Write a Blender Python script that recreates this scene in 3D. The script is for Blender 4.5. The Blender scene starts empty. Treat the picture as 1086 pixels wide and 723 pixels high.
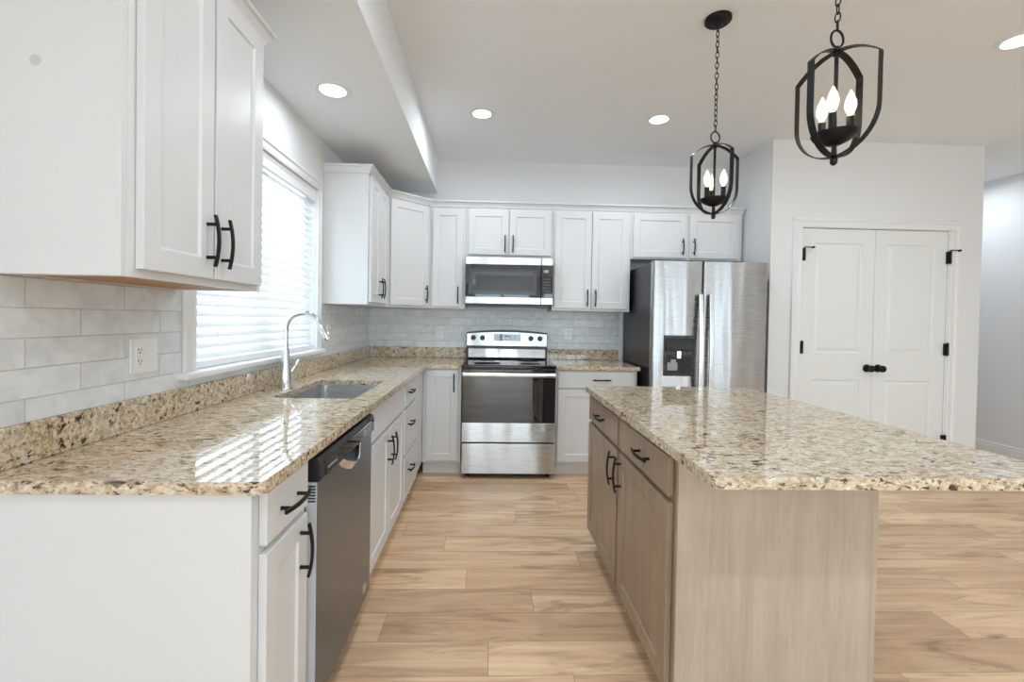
import bpy, bmesh, math, random
from mathutils import Vector, Matrix
random.seed(7)
scene = bpy.context.scene
COL = scene.collection
PI = math.pi

# ------------------------------------------------------------------ camera
FPX, PPX, PPY = 473.16, 534.69, 345.49
CAM = Vector((1.1472, -4.2529, 1.2879))
YAW, PITCH, ROLL = -0.0319, -0.0149, 0.0176
fw = Vector((-math.sin(YAW)*math.cos(PITCH), math.cos(YAW)*math.cos(PITCH), math.sin(PITCH)))
rt = Vector((math.cos(YAW), math.sin(YAW), 0))
up = rt.cross(fw)
r2 = math.cos(ROLL)*rt + math.sin(ROLL)*up
u2 = -math.sin(ROLL)*rt + math.cos(ROLL)*up
cd = bpy.data.cameras.new('camera')
cam = bpy.data.objects.new('camera', cd); COL.objects.link(cam)
m = Matrix((( r2.x, u2.x, -fw.x), (r2.y, u2.y, -fw.y), (r2.z, u2.z, -fw.z))).to_4x4()
m.translation = CAM
cam.matrix_world = m
cd.sensor_fit = 'HORIZONTAL'; cd.sensor_width = 36.0
cd.lens = FPX/1086*36
cd.shift_x = (543-PPX)/1086
cd.shift_y = (PPY-361.5)/1086
cd.clip_start = 0.05
scene.camera = cam

# ------------------------------------------------------------------ world and exposure
scene.view_settings.view_transform = 'Standard'
scene.view_settings.look = 'None'
scene.view_settings.gamma = 1.0
scene.view_settings.use_curve_mapping = False
scene.view_settings.exposure = 0.30
scene.cycles.use_denoising = True
scene.cycles.max_bounces = 12
scene.cycles.diffuse_bounces = 7
scene.cycles.glossy_bounces = 6
scene.cycles.transparent_max_bounces = 16
scene.cycles.sample_clamp_indirect = 8.0
scene.cycles.caustics_reflective = False
scene.cycles.caustics_refractive = False

SKY = 6.2
w = bpy.data.worlds.new('sky'); scene.world = w; w.use_nodes = True
nt = w.node_tree; nt.nodes.clear()
tc = nt.nodes.new('ShaderNodeTexCoord'); sx = nt.nodes.new('ShaderNodeSeparateXYZ')
nt.links.new(tc.outputs['Generated'], sx.inputs[0])
rp = nt.nodes.new('ShaderNodeValToRGB')
mp = nt.nodes.new('ShaderNodeMapRange'); mp.inputs[1].default_value = -1; mp.inputs[2].default_value = 1
nt.links.new(sx.outputs[2], mp.inputs[0]); nt.links.new(mp.outputs[0], rp.inputs[0])
e = rp.color_ramp.elements
e[0].position = 0.0; e[0].color = (.59, .72, .84, 1)
e[1].position = 1.0; e[1].color = (.62, .83, 1.03, 1)
for pos, c in ((.46, (.64, .76, .875, 1)), (.50, (.73, .88, 1.02, 1)), (.58, (.77, .93, 1.07, 1))):
    n_ = e.new(pos); n_.color = c
bg = nt.nodes.new('ShaderNodeBackground'); bg.inputs[1].default_value = SKY
wo = nt.nodes.new('ShaderNodeOutputWorld')
nt.links.new(rp.outputs[0], bg.inputs[0]); nt.links.new(bg.outputs[0], wo.inputs[0])

# room numbers
ZC, ZS, XS = 2.780, 2.468, 0.630        # ceiling, soffit underside, soffit face
XR, YB, YH = 6.228, -12.0, 2.6           # right wall, rear wall, hallway end
XP, YP, XP2 = 3.415, -0.691, 5.190      # pantry box

# daylight portals in the window openings (guide the sampling of the sky)
def portal(name, loc, rot, sx_, sy_):
    l = bpy.data.lights.new(name, 'AREA'); l.shape = 'RECTANGLE'; l.size = sx_; l.size_y = sy_
    l.cycles.is_portal = True
    o = bpy.data.objects.new(name, l); COL.objects.link(o); o.location = loc; o.rotation_euler = rot
REAR_WIN = [(0.55, 2.55, 0.12, 2.25), (2.95, 4.7, 0.12, 2.25)]
RIGHT_WIN = [(-11.0, -8.0, 0.3, 2.3)]
LEFT_WIN = [(-11.0, -8.6, 0.3, 2.3), (-7.4, -5.6, 0.6, 2.3)]
for (a, b, c, d) in REAR_WIN:
    portal('daylight_portal', ((a+b)/2, YB-.10, (c+d)/2), (PI/2, 0, 0), b-a, d-c)
for (a, b, c, d) in RIGHT_WIN:
    portal('daylight_portal', (XR+.10, (a+b)/2, (c+d)/2), (PI/2, 0, PI/2), b-a, d-c)
for (a, b, c, d) in LEFT_WIN:
    portal('daylight_portal', (-.12, (a+b)/2, (c+d)/2), (PI/2, 0, -PI/2), b-a, d-c)
WY0, WY1, WZ0, WZ1 = -2.49, -1.295, 1.07, 2.105   # kitchen window opening
portal('daylight_portal', (-.17, (WY0+WY1)/2, (WZ0+WZ1)/2), (PI/2, 0, -PI/2), WY1-WY0, WZ1-WZ0)

# ------------------------------------------------------------------ material helpers
class MT:
    def __init__(s, name):
        s.m = bpy.data.materials.new(name); s.m.use_nodes = True
        s.t = s.m.node_tree; s.t.nodes.clear()
        s.out = s.n('OutputMaterial'); s.b = s.n('BsdfPrincipled')
        s.l(s.b.outputs[0], s.out.inputs[0])
    def n(s, kind, **kw):
        x = s.t.nodes.new('ShaderNode'+kind)
        for k, v in kw.items(): setattr(x, k, v)
        return x
    def l(s, a, b): s.t.links.new(a, b)
    def set(s, **kw):
        for k, v in kw.items():
            k = k.replace('_', ' ')
            i = s.b.inputs[k]
            i.default_value = (*v, 1) if isinstance(v, tuple) and len(v) == 3 else v
        return s
    def pos(s, scale=(1, 1, 1), rot=(0, 0, 0), loc=(0, 0, 0), local=False):
        if local: o = s.n('TexCoord').outputs['Object']
        else: o = s.n('NewGeometry').outputs['Position']
        mp = s.n('Mapping'); mp.inputs['Scale'].default_value = scale; mp.inputs['Rotation'].default_value = rot
        mp.inputs['Location'].default_value = loc
        s.l(o, mp.inputs[0]); return mp.outputs[0]
    def noise(s, vec, scale, detail=3, rough=.5, dist=0):
        x = s.n('TexNoise'); x.inputs['Scale'].default_value = scale; x.inputs['Detail'].default_value = detail
        x.inputs['Roughness'].default_value = rough; x.inputs['Distortion'].default_value = dist
        s.l(vec, x.inputs['Vector']); return x.outputs[0]
    def ramp(s, fac, stops, interp='LINEAR'):
        x = s.n('ValToRGB'); x.color_ramp.interpolation = interp
        el = x.color_ramp.elements
        while len(el) < len(stops): el.new(.5)
        for k, (p, c) in enumerate(stops):
            el[k].position = p; el[k].color = (*c, 1) if isinstance(c, tuple) else (c, c, c, 1)
        s.l(fac, x.inputs[0]); return x.outputs[0]
    def mix(s, fac, a, b, mode='MIX'):
        x = s.n('Mix', data_type='RGBA', blend_type=mode)
        for i, v in ((0, fac), (6, a), (7, b)):
            if isinstance(v, (int, float)): x.inputs[i].default_value = v if i == 0 else (v, v, v, 1)
            elif isinstance(v, tuple): x.inputs[i].default_value = (*v, 1)
            else: s.l(v, x.inputs[i])
        return x.outputs[2]
    def bump(s, h, strength, dist=.01):
        x = s.n('Bump'); x.inputs['Strength'].default_value = strength; x.inputs['Distance'].default_value = dist
        s.l(h, x.inputs['Height']); s.l(x.outputs[0], s.b.inputs['Normal']); return x
    def color(s, c): s.l(c, s.b.inputs['Base Color']); return s
def plain(name, col, rough=.5, metal=0.0, bump=None, **kw):
    t = MT(name).set(Base_Color=col, Roughness=rough, Metallic=metal, **kw)
    if bump: t.bump(t.noise(t.pos(), bump[0], 3), bump[1], bump[2])
    else:
        # faint procedural unevenness of the finish
        f = t.noise(t.pos(), 9, 2); t.l(t.ramp(f, [(0, max(0, rough-.03)), (1, min(1, rough+.03))]), t.b.inputs['Roughness'])
    return t.m
M = {}
M['wall'] = plain('wall_paint', (.77, .775, .775), .85, bump=(260, .05, .002))
M['ceiling'] = plain('ceiling_paint', (.84, .86, .88), .9, bump=(200, .06, .002))
M['cab'] = plain('white_lacquer', (.70, .705, .705), .32)
M['trim'] = plain('trim_paint', (.80, .80, .79), .35)
M['door'] = plain('door_paint', (.79, .80, .79), .38)
M['black'] = plain('matte_black_metal', (.012, .012, .013), .38, .6)
M['bronze'] = plain('dark_bronze', (.022, .020, .019), .42, .7)
M['blackgloss'] = plain('black_glass', (.006, .006, .007), .03, IOR=1.6)
M['blackplastic'] = plain('black_plastic', (.014, .014, .016), .28)
M['darkgrey'] = plain('dark_grey_sheet_metal', (.045, .046, .05), .3, .5)
M['grey'] = plain('grey_print', (.35, .36, .37), .5)
M['chrome'] = plain('chrome', (.80, .81, .83), .06, 1.0)
M['plate'] = plain('white_plastic', (.82, .82, .81), .3)
M['slot'] = plain('socket_slot', (.05, .05, .05), .6)
def translucent(name, col, k):
    t = MT(name); t.set(Base_Color=col, Roughness=.4)
    tl_ = t.n('BsdfTranslucent'); tl_.inputs[0].default_value = (*col, 1)
    f = t.noise(t.pos(), 6, 2)
    mx = t.n('MixShader'); t.l(t.ramp(f, [(0, k-.03), (1, k+.03)]), mx.inputs[0]); t.l(t.b.outputs[0], mx.inputs[1]); t.l(tl_.outputs[0], mx.inputs[2])
    t.l(mx.outputs[0], t.out.inputs[0]); return t.m
M['blind'] = plain('blind_vinyl', (.84, .85, .86), .4)
M['slat'] = translucent('blind_slat_vinyl', (.85, .85, .85), .12)
M['ply'] = plain('birch_ply', (.42, .20, .07), .5)
M['vinyl'] = plain('window_vinyl', (.82, .83, .84), .35)
M['led'] = MT('led_diffuser').set(Base_Color=(1, 1, 1), Emission_Color=(.92, .97, 1), Emission_Strength=6.0).m
M['bulb'] = MT('candle_bulb').set(Base_Color=(1, .95, .85), Emission_Color=(1, .86, .62), Emission_Strength=22.0).m
tb_ = MT('bulb_glass'); tb_.set(Base_Color=(1, .9, .75), Emission_Color=(1, .66, .30), Emission_Strength=.75, Roughness=.05)
_tr = tb_.n('BsdfTransparent'); _mx = tb_.n('MixShader'); _mx.inputs[0].default_value = .5
tb_.l(_tr.outputs[0], _mx.inputs[1]); tb_.l(tb_.b.outputs[0], _mx.inputs[2]); tb_.l(_mx.outputs[0], tb_.out.inputs[0]); M['bulb_glass'] = tb_.m
M['display'] = plain('display_glass', (.01, .011, .013), .03, IOR=1.9)
def glass(name, tint, rough=.02):
    t = MT(name); t.t.nodes.remove(t.b)
    tr = t.n('BsdfTransparent'); tr.inputs[0].default_value = (*tint, 1)
    gl = t.n('BsdfGlossy'); gl.inputs['Roughness'].default_value = rough
    fr = t.n('Fresnel'); fr.inputs[0].default_value = 1.45
    gm = t.n('NewGeometry'); m1 = t.n('Math', operation='SUBTRACT'); m1.inputs[0].default_value = 1.0; t.l(gm.outputs['Backfacing'], m1.inputs[1])
    m2 = t.n('Math', operation='MULTIPLY'); t.l(fr.outputs[0], m2.inputs[0]); t.l(m1.outputs[0], m2.inputs[1])
    mx = t.n('MixShader'); t.l(m2.outputs[0], mx.inputs[0]); t.l(tr.outputs[0], mx.inputs[1]); t.l(gl.outputs[0], mx.inputs[2])
    t.l(mx.outputs[0], t.out.inputs[0]); return t.m
M['glass'] = glass('window_glass', (.96, .98, .98))
def steel(name, col, rough, axis, wave):
    t = MT(name).set(Base_Color=col, Metallic=1.0, Roughness=rough, Anisotropic=.75, Anisotropic_Rotation=.25)
    tv = t.n('CombineXYZ'); tv.inputs['XYZ'.index(axis.upper())].default_value = 1.0
    t.l(tv.outputs[0], t.b.inputs['Tangent'])
    sc = {'x': (3, 600, 600), 'z': (600, 600, 3), 'y': (600, 3, 600)}[axis]
    g = t.noise(t.pos(scale=sc), 1.0, 2)
    t.l(t.ramp(g, [(.3, rough-.012), (.7, rough+.012)]), t.b.inputs['Roughness'])
    if wave:
        b1 = t.noise(t.pos(scale=wave), 1.0, 1)
        t.bump(b1, .5, .03)
    return t.m
M['steel_fridge'] = steel('brushed_steel_door', (.45, .45, .45), .27, 'x', (6.5, 6.5, .7))
M['steel_range'] = steel('brushed_steel_front', (.64, .655, .67), .27, 'x', (5.5, 5.5, 1.2))
M['steel_dw'] = steel('brushed_steel_panel', (.245, .275, .315), .30, 'y', None)
M['steel'] = steel('brushed_steel', (.64, .64, .64), .2, 'x', None)
M['steel_sink'] = steel('satin_sink_steel', (.62, .62, .62), .28, 'x', None)

def granite():
    t = MT('speckled_granite').set(Roughness=.025, Specular_IOR_Level=.6)
    p = t.pos()
    pf = t.pos(scale=(.55, 1.0, 1.0), rot=(0, 0, .25))          # slight grain of the slab
    n0 = t.noise(pf, 5, 4, .6)
    n1 = t.noise(pf, 64, 5, .62, .5)
    base = t.ramp(n1, [(.28, (.24, .16, .09)), (.40, (.44, .33, .21)), (.52, (.61, .505, .37)), (.65, (.73, .66, .55)), (.80, (.82, .79, .73))])
    warm = t.ramp(n0, [(.35, (1.0, .93, .82)), (.60, (1.03, 1.03, 1.02))])
    c = t.mix(1.0, base, warm, 'MULTIPLY')
    v = t.n('TexVoronoi'); v.inputs['Scale'].default_value = 150; t.l(p, v.inputs['Vector'])
    cell = t.n('SeparateColor'); t.l(v.outputs['Color'], cell.inputs[0])
    white = t.ramp(cell.outputs[0], [(.84, 0.0), (.90, 1.0)])
    c = t.mix(t.mix(1.0, white, .45, 'MULTIPLY'), c, (.80, .78, .72))
    gry = t.ramp(cell.outputs[1], [(.86, 0.0), (.91, .4)])
    c = t.mix(gry, c, (.34, .265, .18))
    s1 = t.noise(pf, 62, 3, .55, .4); s2 = t.noise(pf, 15, 3, .6)
    spots = t.mix(1.0, t.ramp(s1, [(.575, 0.0), (.62, 1.0)]), t.ramp(s2, [(.38, .2), (.55, 1.0)]), 'MULTIPLY')
    c = t.mix(spots, c, (.05, .035, .024))
    s3 = t.noise(pf, 130, 2, .5)
    c = t.mix(t.ramp(s3, [(.62, 0.0), (.67, .8)]), c, (.10, .07, .042))
    t.color(c); return t.m
M['granite'] = granite()

def floor_mat():
    t = MT('oak_planks').set(Roughness=.36)
    PW, PL = .173, 1.22
    pos = t.pos(loc=(0.0, 0.066, 0))
    sp = t.n('SeparateXYZ'); t.l(pos, sp.inputs[0])
    dv = t.n('Math', operation='DIVIDE'); t.l(sp.outputs[1], dv.inputs[0]); dv.inputs[1].default_value = PW
    fl = t.n('Math', operation='FLOOR'); t.l(dv.outputs[0], fl.inputs[0])
    wn = t.n('TexWhiteNoise', noise_dimensions='1D'); t.l(fl.outputs[0], wn.inputs['W'])
    mu = t.n('Math', operation='MULTIPLY_ADD'); t.l(wn.outputs[0], mu.inputs[0]); mu.inputs[1].default_value = PL; t.l(sp.outputs[0], mu.inputs[2])
    cb = t.n('CombineXYZ'); t.l(mu.outputs[0], cb.inputs[0]); t.l(sp.outputs[1], cb.inputs[1])
    br = t.n('TexBrick', offset=0.0, offset_frequency=2, squash=1.0)
    br.inputs['Scale'].default_value = 1.0; br.inputs['Mortar Size'].default_value = .0011
    br.inputs['Mortar Smooth'].default_value = .1; br.inputs['Bias'].default_value = 0
    br.inputs['Brick Width'].default_value = PL; br.inputs['Row Height'].default_value = PW
    br.inputs['Color1'].default_value = (0, 0, 0, 1); br.inputs['Color2'].default_value = (1, 1, 1, 1)
    br.inputs['Mortar'].default_value = (.5, .5, .5, 1)
    t.l(cb.outputs[0], br.inputs[0])
    rnd = br.outputs['Color']
    # every board has its own stretch of grain
    off = t.n('VectorMath', operation='SCALE'); t.l(rnd, off.inputs[0]); off.inputs['Scale'].default_value = 37.0
    add = t.n('VectorMath', operation='ADD'); t.l(pos, add.inputs[0]); t.l(off.outputs[0], add.inputs[1])
    def st(sc):
        m_ = t.n('Mapping'); m_.inputs['Scale'].default_value = sc; t.l(add.outputs[0], m_.inputs[0]); return m_.outputs[0]
    fine = t.noise(st((3, 60, 1)), 1.0, 4, .6, .3)
    mid = t.noise(st((1.6, 14, 1)), 1.0, 4, .6, 1.2)
    big = t.noise(st((1.5, 8.5, 1)), 1.0, 4, .6, 1.0)
    c = t.ramp(mid, [(.25, (.48, .31, .18)), (.42, (.68, .465, .29)), (.62, (.81, .58, .37)), (.8, (.87, .66, .44))])
    tone = t.ramp(rnd, [(0, (.84, .80, .77)), (.5, (1.0, .985, .965)), (1, (1.14, 1.15, 1.15))])
    c = t.mix(1.0, c, tone, 'MULTIPLY')
    c = t.mix(1.0, c, t.ramp(fine, [(.3, (.93, .91, .89)), (.6, (1.02, 1.02, 1.02))]), 'MULTIPLY')
    knot = t.ramp(big, [(.27, 1.0), (.45, 0.0)])
    c = t.mix(t.mix(1.0, knot, .85, 'MULTIPLY'), c, (.30, .175, .09))
    c = t.mix(br.outputs['Fac'], c, (.34, .22, .13))
    t.color(c)
    t.bump(t.mix(.25, br.outputs['Fac'], fine), -.12, .003)
    return t.m
M['floor'] = floor_mat()

def tile_mat(name, rot, shift, rough=.06, wave=1.0):
    t = MT(name).set(Roughness=rough)
    g = t.n('NewGeometry'); sp = t.n('SeparateXYZ'); t.l(g.outputs['Position'], sp.inputs[0])
    cb = t.n('CombineXYZ'); t.l(sp.outputs[1 if rot else 0], cb.inputs[0]); t.l(sp.outputs[2], cb.inputs[1])
    ad = t.n('VectorMath', operation='ADD'); t.l(cb.outputs[0], ad.inputs[0]); ad.inputs[1].default_value = (shift, -1.071+.075*20, 0)
    br = t.n('TexBrick', offset=.5, offset_frequency=2)
    br.inputs['Scale'].default_value = 1; br.inputs['Mortar Size'].default_value = .0016; br.inputs['Mortar Smooth'].default_value = .25
    br.inputs['Brick Width'].default_value = .298; br.inputs['Row Height'].default_value = .075; br.inputs['Bias'].default_value = 0
    br.inputs['Color1'].default_value = (0, 0, 0, 1); br.inputs['Color2'].default_value = (1, 1, 1, 1); br.inputs['Mortar'].default_value = (.5, .5, .5, 1)
    t.l(ad.outputs[0], br.inputs[0])
    off = t.n('VectorMath', operation='SCALE'); t.l(br.outputs['Color'], off.inputs[0]); off.inputs['Scale'].default_value = 23.0
    a2 = t.n('VectorMath', operation='ADD'); t.l(g.outputs['Position'], a2.inputs[0]); t.l(off.outputs[0], a2.inputs[1])
    cloud = t.noise(a2.outputs[0], 13, 4, .6, .6)
    c = t.ramp(cloud, [(.3, (.66, .69, .705)), (.5, (.745, .775, .79)), (.7, (.81, .84, .855))])
    c = t.mix(1.0, c, t.ramp(br.outputs['Color'], [(0, (.93, .93, .935)), (1, (1.05, 1.05, 1.05))]), 'MULTIPLY')
    c = t.mix(br.outputs['Fac'], c, (.60, .61, .61))
    t.color(c)
    wav = t.noise(a2.outputs[0], 34 if wave > .5 else 22, 2, .5)
    b1 = t.n('Bump'); b1.inputs['Strength'].default_value = wave; b1.inputs['Distance'].default_value = .008; t.l(wav, b1.inputs['Height'])
    b2 = t.n('Bump'); b2.inputs['Strength'].default_value = .9; b2.inputs['Distance'].default_value = .002; b2.invert = True
    t.l(br.outputs['Fac'], b2.inputs['Height']); t.l(b1.outputs[0], b2.inputs['Normal']); t.l(b2.outputs[0], t.b.inputs['Normal'])
    return t.m
M['tile_left'] = tile_mat('glazed_tile_left', True, 3.123+.298*10, .12, .35)
M['tile_back'] = tile_mat('glazed_tile_back', False, -.312+.298*20)

def wood(name, dark, light, axis, rough=.38):
    t = MT(name).set(Roughness=rough)
    sc = {'z': (14, 14, 1.1), 'x': (1.1, 14, 14), 'y': (14, 1.1, 14)}[axis]
    a = t.noise(t.pos(scale=sc), 1.6, 5, .6, .8); b = t.noise(t.pos(), 3.0, 3, .6); f = t.noise(t.pos(scale=tuple(q*6 for q in sc)), 1.5, 3, .6)
    c = t.ramp(a, [(.3, dark), (.7, light)])
    c = t.mix(1.0, c, t.ramp(b, [(.3, (.90, .89, .88)), (.7, (1.06, 1.06, 1.06))]), 'MULTIPLY')
    c = t.mix(1.0, c, t.ramp(f, [(.3, (.94, .94, .93)), (.7, (1.03, 1.03, 1.03))]), 'MULTIPLY')
    t.color(c); t.bump(f, .05, .001); return t.m
M['taupe'] = wood('taupe_stained_maple', (.275, .19, .125), (.36, .262, .185), 'z')
M['taupe_panel'] = wood('taupe_maple_panel', (.40, .325, .25), (.485, .40, .315), 'z', .45)

# ------------------------------------------------------------------ mesh helpers
class MB:
    def __init__(s): s.bm = bmesh.new()
    def box(s, x0, x1, y0, y1, z0, z1, rot=None, at=None):
        mat = Matrix.Translation(((x0+x1)/2, (y0+y1)/2, (z0+z1)/2)) @ Matrix.Diagonal((abs(x1-x0), abs(y1-y0), abs(z1-z0), 1))
        if rot is not None: mat = Matrix.Translation(at) @ rot.to_4x4() @ Matrix.Translation(-Vector(at)) @ mat
        bmesh.ops.create_cube(s.bm, size=1, matrix=mat); return s
    def prism(s, pts, axis, a, b):
        """polygon pts in the plane normal to axis, extruded a..b"""
        f = {'x': lambda p, q: (q, p[0], p[1]), 'y': lambda p, q: (p[0], q, p[1]), 'z': lambda p, q: (p[0], p[1], q)}[axis]
        A = [s.bm.verts.new(f(p, a)) for p in pts]; B = [s.bm.verts.new(f(p, b)) for p in pts]
        s.bm.faces.new(A); s.bm.faces.new(B[::-1]); n = len(pts)
        for i in range(n): s.bm.faces.new((A[i], B[i], B[(i+1) % n], A[(i+1) % n]))
        return s
    def lathe(s, prof, n=32, c=(0, 0, 0), axis=(0, 0, 1)):
        q = Vector((0, 0, 1)).rotation_difference(Vector(axis)).to_matrix(); c = Vector(c)
        rings = []
        for r, h in prof:
            if r < 1e-6: rings.append([s.bm.verts.new(c + q @ Vector((0, 0, h)))])
            else: rings.append([s.bm.verts.new(c + q @ Vector((r*math.cos(2*PI*k/n), r*math.sin(2*PI*k/n), h))) for k in range(n)])
        for a, b in zip(rings, rings[1:]):
            for k in range(n):
                k2 = (k+1) % n
                if len(a) == 1 and len(b) == 1: continue
                if len(a) == 1: s.bm.faces.new((a[0], b[k], b[k2]))
                elif len(b) == 1: s.bm.faces.new((a[k], b[0], a[k2]))
                else: s.bm.faces.new((a[k], b[k], b[k2], a[k2]))
        for rg, fl in ((rings[0], 1), (rings[-1], 0)):
            if len(rg) > 1: s.bm.faces.new(rg[::-1] if fl else rg)
        return s
    def tube(s, pts, r, n=12, closed=False):
        pts = [Vector(p) for p in pts]; rad = r if isinstance(r, (list, tuple)) else [r]*len(pts)
        N = len(pts); ref = None; rings = []
        for i, p in enumerate(pts):
            if closed: t = (pts[(i+1) % N]-pts[i-1]).normalized()
            else: t = ((pts[min(i+1, N-1)]-pts[max(i-1, 0)])).normalized()
            if ref is None:
                ref = t.orthogonal().normalized()
            ref = (ref - t*ref.dot(t)).normalized(); bi = t.cross(ref)
            rings.append([s.bm.verts.new(p + rad[i]*(math.cos(2*PI*k/n)*ref + math.sin(2*PI*k/n)*bi)) for k in range(n)])
        pr = list(zip(rings, rings[1:])) + ([(rings[-1], rings[0])] if closed else [])
        for a, b in pr:
            for k in range(n): s.bm.faces.new((a[k], b[k], b[(k+1) % n], a[(k+1) % n]))
        if not closed: s.bm.faces.new(rings[0][::-1]); s.bm.faces.new(rings[-1])
        return s
    def ribbon(s, pts, side, wd, th, closed=False):
        """flat strap along pts (in a plane), width wd along 'side', thickness th in plane"""
        pts = [Vector(p) for p in pts]; side = Vector(side).normalized(); N = len(pts); rings = []
        for i, p in enumerate(pts):
            t = ((pts[(i+1) % N]-pts[i-1]) if closed else (pts[min(i+1, N-1)]-pts[max(i-1, 0)])).normalized()
            nn = t.cross(side).normalized()
            rings.append([s.bm.verts.new(p + side*a*wd/2 + nn*b*th/2) for a, b in ((-1, -1), (1, -1), (1, 1), (-1, 1))])
        pr = list(zip(rings, rings[1:])) + ([(rings[-1], rings[0])] if closed else [])
        for a, b in pr:
            for k in range(4): s.bm.faces.new((a[k], b[k], b[(k+1) % 4], a[(k+1) % 4]))
        if not closed: s.bm.faces.new(rings[0][::-1]); s.bm.faces.new(rings[-1])
        return s
    def slab(s, outer, holes, z0, z1):
        """flat slab with holes"""
        ed = []
        for lp in [outer]+holes:
            vs = [s.bm.verts.new((x, y, z0)) for x, y in lp]
            ed += [s.bm.edges.new((vs[i], vs[(i+1) % len(vs)])) for i in range(len(vs))]
        g = bmesh.ops.triangle_fill(s.bm, use_beauty=True, use_dissolve=False, edges=ed)
        fs = [x for x in g['geom'] if isinstance(x, bmesh.types.BMFace)]
        ex = bmesh.ops.extrude_face_region(s.bm, geom=fs)
        for v in ex['geom']:
            if isinstance(v, bmesh.types.BMVert): v.co.z = z1
        return s
    def front(s, x0, x1, z0, z1, th=.02, frame=.057, rec=.008, yf=0.0):
        """shaker front: back at y=yf, face at yf-th, recessed centre panel (frame=0: slab)"""
        y = yf-th; bm = s.bm
        if not frame: return s.box(x0, x1, y, yf, z0, z1)
        def ring(a, yy): return [bm.verts.new(q) for q in ((x0+a, yy, z0+a), (x1-a, yy, z0+a), (x1-a, yy, z1-a), (x0+a, yy, z1-a))]
        R = [ring(0, yf), ring(0, y), ring(frame, y), ring(frame+.005, y+rec)]
        for a, b in zip(R, R[1:]):
            for k in range(4): bm.faces.new((a[k], a[(k+1) % 4], b[(k+1) % 4], b[k]))
        bm.faces.new(R[0][::-1]); bm.faces.new(R[-1]); return s
    def build(s, name, mat, parent=None, bevel=0, smooth=False, loc=None, rotz=0, seg=2):
        bmesh.ops.remove_doubles(s.bm, verts=s.bm.verts, dist=1e-6)
        bmesh.ops.recalc_face_normals(s.bm, faces=s.bm.faces)
        me = bpy.data.meshes.new(name); s.bm.to_mesh(me); s.bm.free()
        o = bpy.data.objects.new(name, me); COL.objects.link(o)
        me.materials.append(mat)
        if parent is not None: o.parent = parent
        if loc is not None: o.location = loc
        o.rotation_euler.z = rotz
        if bevel:
            b = o.modifiers.new('edge', 'BEVEL'); b.width = bevel; b.segments = seg; b.limit_method = 'ANGLE'; b.angle_limit = math.radians(40)
        if smooth:
            me.shade_smooth()
            me.set_sharp_from_angle(angle=math.radians(35))
        return o
def tag(o, label, cat, group=None):
    o['label'] = label; o['category'] = cat
    if group: o['group'] = group
    return o
def thing(name, label, cat, loc=(0, 0, 0), rotz=0, group=None):
    o = bpy.data.objects.new(name, None); COL.objects.link(o); o.empty_display_size = .1
    o.location = loc; o.rotation_euler.z = rotz
    return tag(o, label, cat, group)
def struct(o):
    o['kind'] = 'structure'; return o
def part(src, parent, loc):
    c = src.copy(); COL.objects.link(c); c.parent = parent; c.location = loc; return c
def rrect(x0, x1, y0, y1, r, n=6, corners=(1, 1, 1, 1)):
    """rounded rectangle, counter-clockwise from (x0,y0); r per corner"""
    out = []
    for (cx, cy, a, k) in ((x0, y0, PI, 0), (x1, y0, 1.5*PI, 1), (x1, y1, 0, 2), (x0, y1, .5*PI, 3)):
        rr = r*corners[k]
        if rr < 1e-5: out.append((cx, cy)); continue
        ox = cx + (rr if k in (0, 3) else -rr); oy = cy + (rr if k in (0, 1) else -rr)
        for i in range(n+1):
            t = a + .5*PI*i/n; out.append((ox+rr*math.cos(t), oy+rr*math.sin(t)))
    return out

# ------------------------------------------------------------------ room shell
struct(MB().box(-.15, XR+.15, YB-.15, YH+.1, -.12, 0).build('floor', M['floor']))
struct(MB().box(-.15, XR+.15, YB-.15, YH+.1, ZC, ZC+.12).build('ceiling', M['ceiling']))
struct(MB().box(0, XS, YB, 0, ZS, ZC-.0005).build('ceiling_soffit', M['ceiling']))
def wall_with_holes(name, fixed, a0, a1, holes, axis, th):
    """wall of boxes around openings; holes (u0,u1,z0,z1); axis 'x': wall in plane x=fixed"""
    mb = MB()
    def bx(u0, u1, z0, z1):
        if u1-u0 < 1e-4 or z1-z0 < 1e-4: return
        lo, hi = min(fixed, fixed+th), max(fixed, fixed+th)
        if axis == 'x': mb.box(lo, hi, u0, u1, z0, z1)
        else: mb.box(u0, u1, lo, hi, z0, z1)
    u = a0
    for (h0, h1, z0, z1) in sorted(holes):
        bx(u, h0, 0, ZC); bx(h0, h1, 0, z0); bx(h0, h1, z1, ZC); u = h1
    bx(u, a1, 0, ZC)
    return struct(mb.build(name, M['wall']))
wall_with_holes('wall_left', 0, YB, YH, LEFT_WIN+[(WY0, WY1, WZ0, WZ1)], 'x', -.15)
wall_with_holes('wall_right', XR, YB, YH, RIGHT_WIN, 'x', .15)
wall_with_holes('wall_rear', YB, 0, XR, REAR_WIN, 'y', -.15)
struct(MB().box(0, XP2, 0, .12, 0, ZC).build('wall_back', M['wall']))
struct(MB().box(XP2-.1, XR, YH, YH+.1, 0, ZC).box(XP2-.1, XP2, .121, YH, 0, ZC).build('wall_hall', M['wall']))
# pantry box: side, front with the double-door opening, hallway side
D0, D1, DT = 3.664, 4.920, 2.084
pw = MB()
pw.box(XP, XP+.11, YP+.11, -.001, 0, ZC)
pw.box(XP, D0, YP, YP+.11, 0, ZC); pw.box(D1, XP2, YP, YP+.11, 0, ZC); pw.box(D0, D1, YP, YP+.11, DT, ZC)
pw.box(XP2-.11, XP2, YP+.11, -.001, 0, ZC)
struct(pw.build('wall_pantry', M['wall']))
hb = MB(); hb.prism([(XP2-.0005, 0), (XP2-.0005, 0)], 'z', 0, 0) if False else None
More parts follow.
